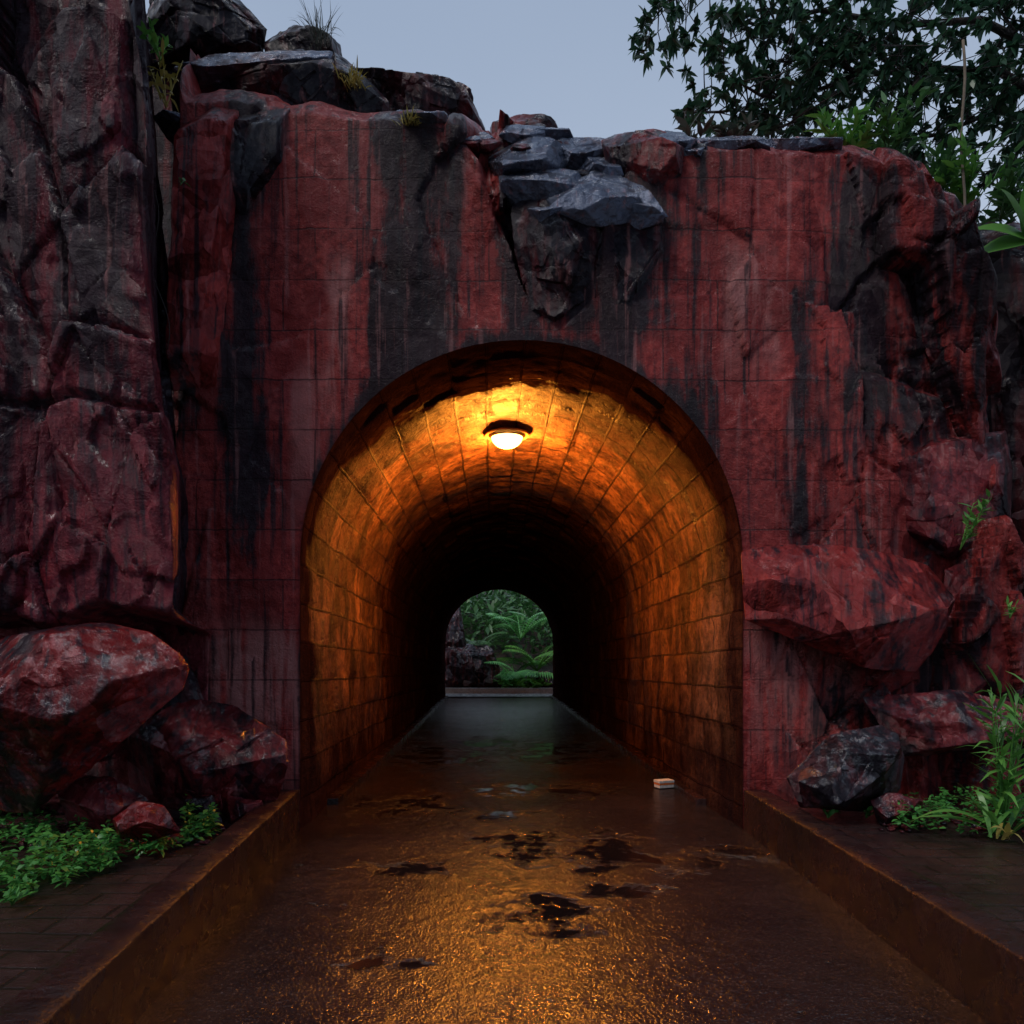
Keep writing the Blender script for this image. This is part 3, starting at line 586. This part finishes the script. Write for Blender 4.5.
for li,lm in enumerate(limbs):
    dd=9.5+RS.uniform(-.5,.5); pts=[P(a,b,9.5+(dd-9.5)*i/len(lm)) for i,(a,b) in enumerate(lm)]
    V,F=tube(pts,list(np.linspace(.055 if li<3 else .03,.01,len(pts))),7); tr.add(V,F)
    for i in range(1,len(pts)):
        for k in range(12):
            u=random.random(); s0=pts[i-1]*(1-u)+pts[i]*u; e=s0+np.array([RS.normal()*.33,RS.normal()*.5,RS.normal()*.27])
            V,F=tube([s0,(s0+e)/2+RS.normal(size=3)*.03,e],[.010,.007,.004],4); tr.add(V,F); tips.append(e)
            if random.random()<.6:
                e2=(s0+e)/2+RS.normal(size=3)*.18; V,F=tube([(s0+e)/2,e2],[.006,.003],4); tr.add(V,F); tips.append(e2)
    tips.append(pts[-1])
for e in tips:
    ax=rdir(.3)
    for k in range(random.randint(12,18)):
        d=rdir(.15)+ax*.5; cr.leaf(e+rdir()*.03,d,random.uniform(.09,.17),random.uniform(.05,.075),random.uniform(.1,.5),3)
tr.build('trunk',M['bark'],tree,tuple(tb)); cr.build('crown',M['leafdark'],tree,tuple(tb))
# ---------------- garden beyond
V,F=boxVF(-3.5,4.5,30.2,30.55,-.03,.25,.02); tag(mk('kerb_stone',V,F,M['grey'],origin=(.3,30.4,0),smooth=False),'pale kerb stone across the far end of the tunnel floor','kerb')
def hillz(V): return np.clip((V[:,1]-33)*.4,0,9)+.3*fbm(V*.4,3)-.1
sheet('hill',lambda y:(-30,30),30.4,70,hillz,M['soil'],60,60)
rock('boulder',[(440,650),(462,640),(492,642),(500,665),(502,690),(445,692)],31.3,1.4,'dark','dark boulder seen through the far opening on the left','boulder',seed=61,top=.5)
rock('boulder',[(444,618),(460,606),(468,650),(464,670),(440,670)],31.6,1.0,'dark','upright dark rock behind the far left boulder','boulder',seed=62)
rock('boulder',[(536,672),(552,668),(566,680),(562,693),(534,692)],31.4,1.,'dark','low dark rock at the right of the far opening','boulder',seed=63,top=.5)
def frondplant(base,n,L,mat,label,group=None,ll=.3,up=.9):
    t=thing('palm_plant',tuple(base),label,'palm',group); b0=np.array(base)
    for i in range(n):
        a=MB(); an=2*math.pi*i/n+random.random(); d=np.array([math.cos(an),math.sin(an),up*random.uniform(.6,1.5)]); d/=np.linalg.norm(d); K=20; pts=[]
        for k in range(K+1):
            u=k/K; pts.append(b0+d*L*u-np.array([0,0,1])*L*.5*u*u)
        V,F=tube(pts,list(np.linspace(.03,.008,K+1)),4); a.add(V,F)
        sd=np.cross(d,[0,0,1.]); sd/=np.linalg.norm(sd)
        for k in range(3,K+1):
            tg=pts[k]-pts[k-1]; tg/=np.linalg.norm(tg)
            for s_ in (-1,1): a.leaf(pts[k],sd*s_+tg*.6,ll*math.sin(math.pi*(k/K)**.8*.93+.15),.095,.35,3,roll=0)
        a.build('frond',mat,t,tuple(base))
frondplant((1.0,32.2,.5),9,2.8,M['palmleaf'],'arching palm in the middle of the far opening',ll=.8)
frondplant((2.0,32.8,.9),9,3.0,M['leafbright'],'palm at the right of the far opening behind the middle one',ll=.8,up=1.3)
frondplant((-.5,33.4,1.8),9,2.6,M['leafmid'],'darker palm at the upper left of the far opening',ll=.7)
frondplant((1.3,34.0,2.3),9,3.2,M['palmleaf'],'highest palm in the far opening',ll=.9,up=1.3)
leafy('shrub',(.7,31.1,.1),22,1.0,12,.34,.2,M['palmleaf'],'bright green shrub at the foot of the palms beyond the tunnel','shrub',spread=.8)
leafy('shrub',(1.7,31.2,.1),18,.8,12,.34,.2,M['leafbright'],'bright green low shrub at the right beyond the tunnel','shrub',spread=.9)
a=MB()
for i in range(6000):
    x_=random.uniform(-6,7); y_=random.uniform(36,46); z_=max(0,(y_-33)*.4)+random.uniform(0,2.6)
    a.leaf((x_,y_,z_),rdir(.2),random.uniform(.3,.6),random.uniform(.14,.26),.3,2)
tag(a.build('undergrowth',M['leafmid']),'dense green undergrowth on the slope beyond the tunnel','undergrowth',kind='stuff')
# ---------------- world, sun, camera
w=bpy.data.worlds.new('World'); scene.world=w; w.use_nodes=True; nt=w.node_tree; k=N(nt); bg=nt.nodes['Background']; out=nt.nodes['World Output']
tc=k.n('ShaderNodeTexCoord'); sp=k.n('ShaderNodeSeparateXYZ'); k.l(tc.outputs['Generated'],sp.inputs[0])
nz_=k.noise(tc.outputs['Generated'],1.8,3,.5); f=k.math('ADD',k.ramp(sp.outputs[2],.25,.8),k.math('MULTIPLY',k.math('SUBTRACT',nz_,.5),.5))
c=k.mix(k.ramp(f,0,1),(.49,.57,.70),(.31,.39,.53)); c=k.mix(k.ramp(sp.outputs[1],-.7,.35),(.19,.245,.35),c); k.l(c,bg.inputs[0]); bg.inputs[1].default_value=1.
sky=k.n('ShaderNodeTexSky'); sky.sky_type='NISHITA'; sky.sun_disc=False; sky.sun_elevation=math.radians(25); sky.sun_rotation=math.radians(200); bg2=k.n('ShaderNodeBackground'); bg2.inputs[1].default_value=.006; k.l(sky.outputs[0],bg2.inputs[0])
ad_=k.n('ShaderNodeAddShader'); k.l(bg.outputs[0],ad_.inputs[0]); k.l(bg2.outputs[0],ad_.inputs[1]); k.l(ad_.outputs[0],out.inputs[0])
sd=bpy.data.lights.new('sun','SUN'); sd.energy=1.25; sd.angle=math.radians(18); sd.color=(1,.93,.88); so=bpy.data.objects.new('sun',sd); COL.objects.link(so)
so.rotation_euler=Vector((.55,.5,-1)).to_track_quat('-Z','Y').to_euler()
cd=bpy.data.cameras.new('camera'); cam=bpy.data.objects.new('camera',cd); COL.objects.link(cam); cam.location=(0,0,CH); cam.rotation_euler=(math.pi/2,0,0)
cd.sensor_width=36; cd.lens=36*FPX/1024; cd.shift_x=(512-VX)/1024; cd.shift_y=(VY-512)/1024; cd.clip_end=1500; cd.clip_start=.05
scene.camera=cam
scene.view_settings.view_transform='Standard'; scene.view_settings.look='None'
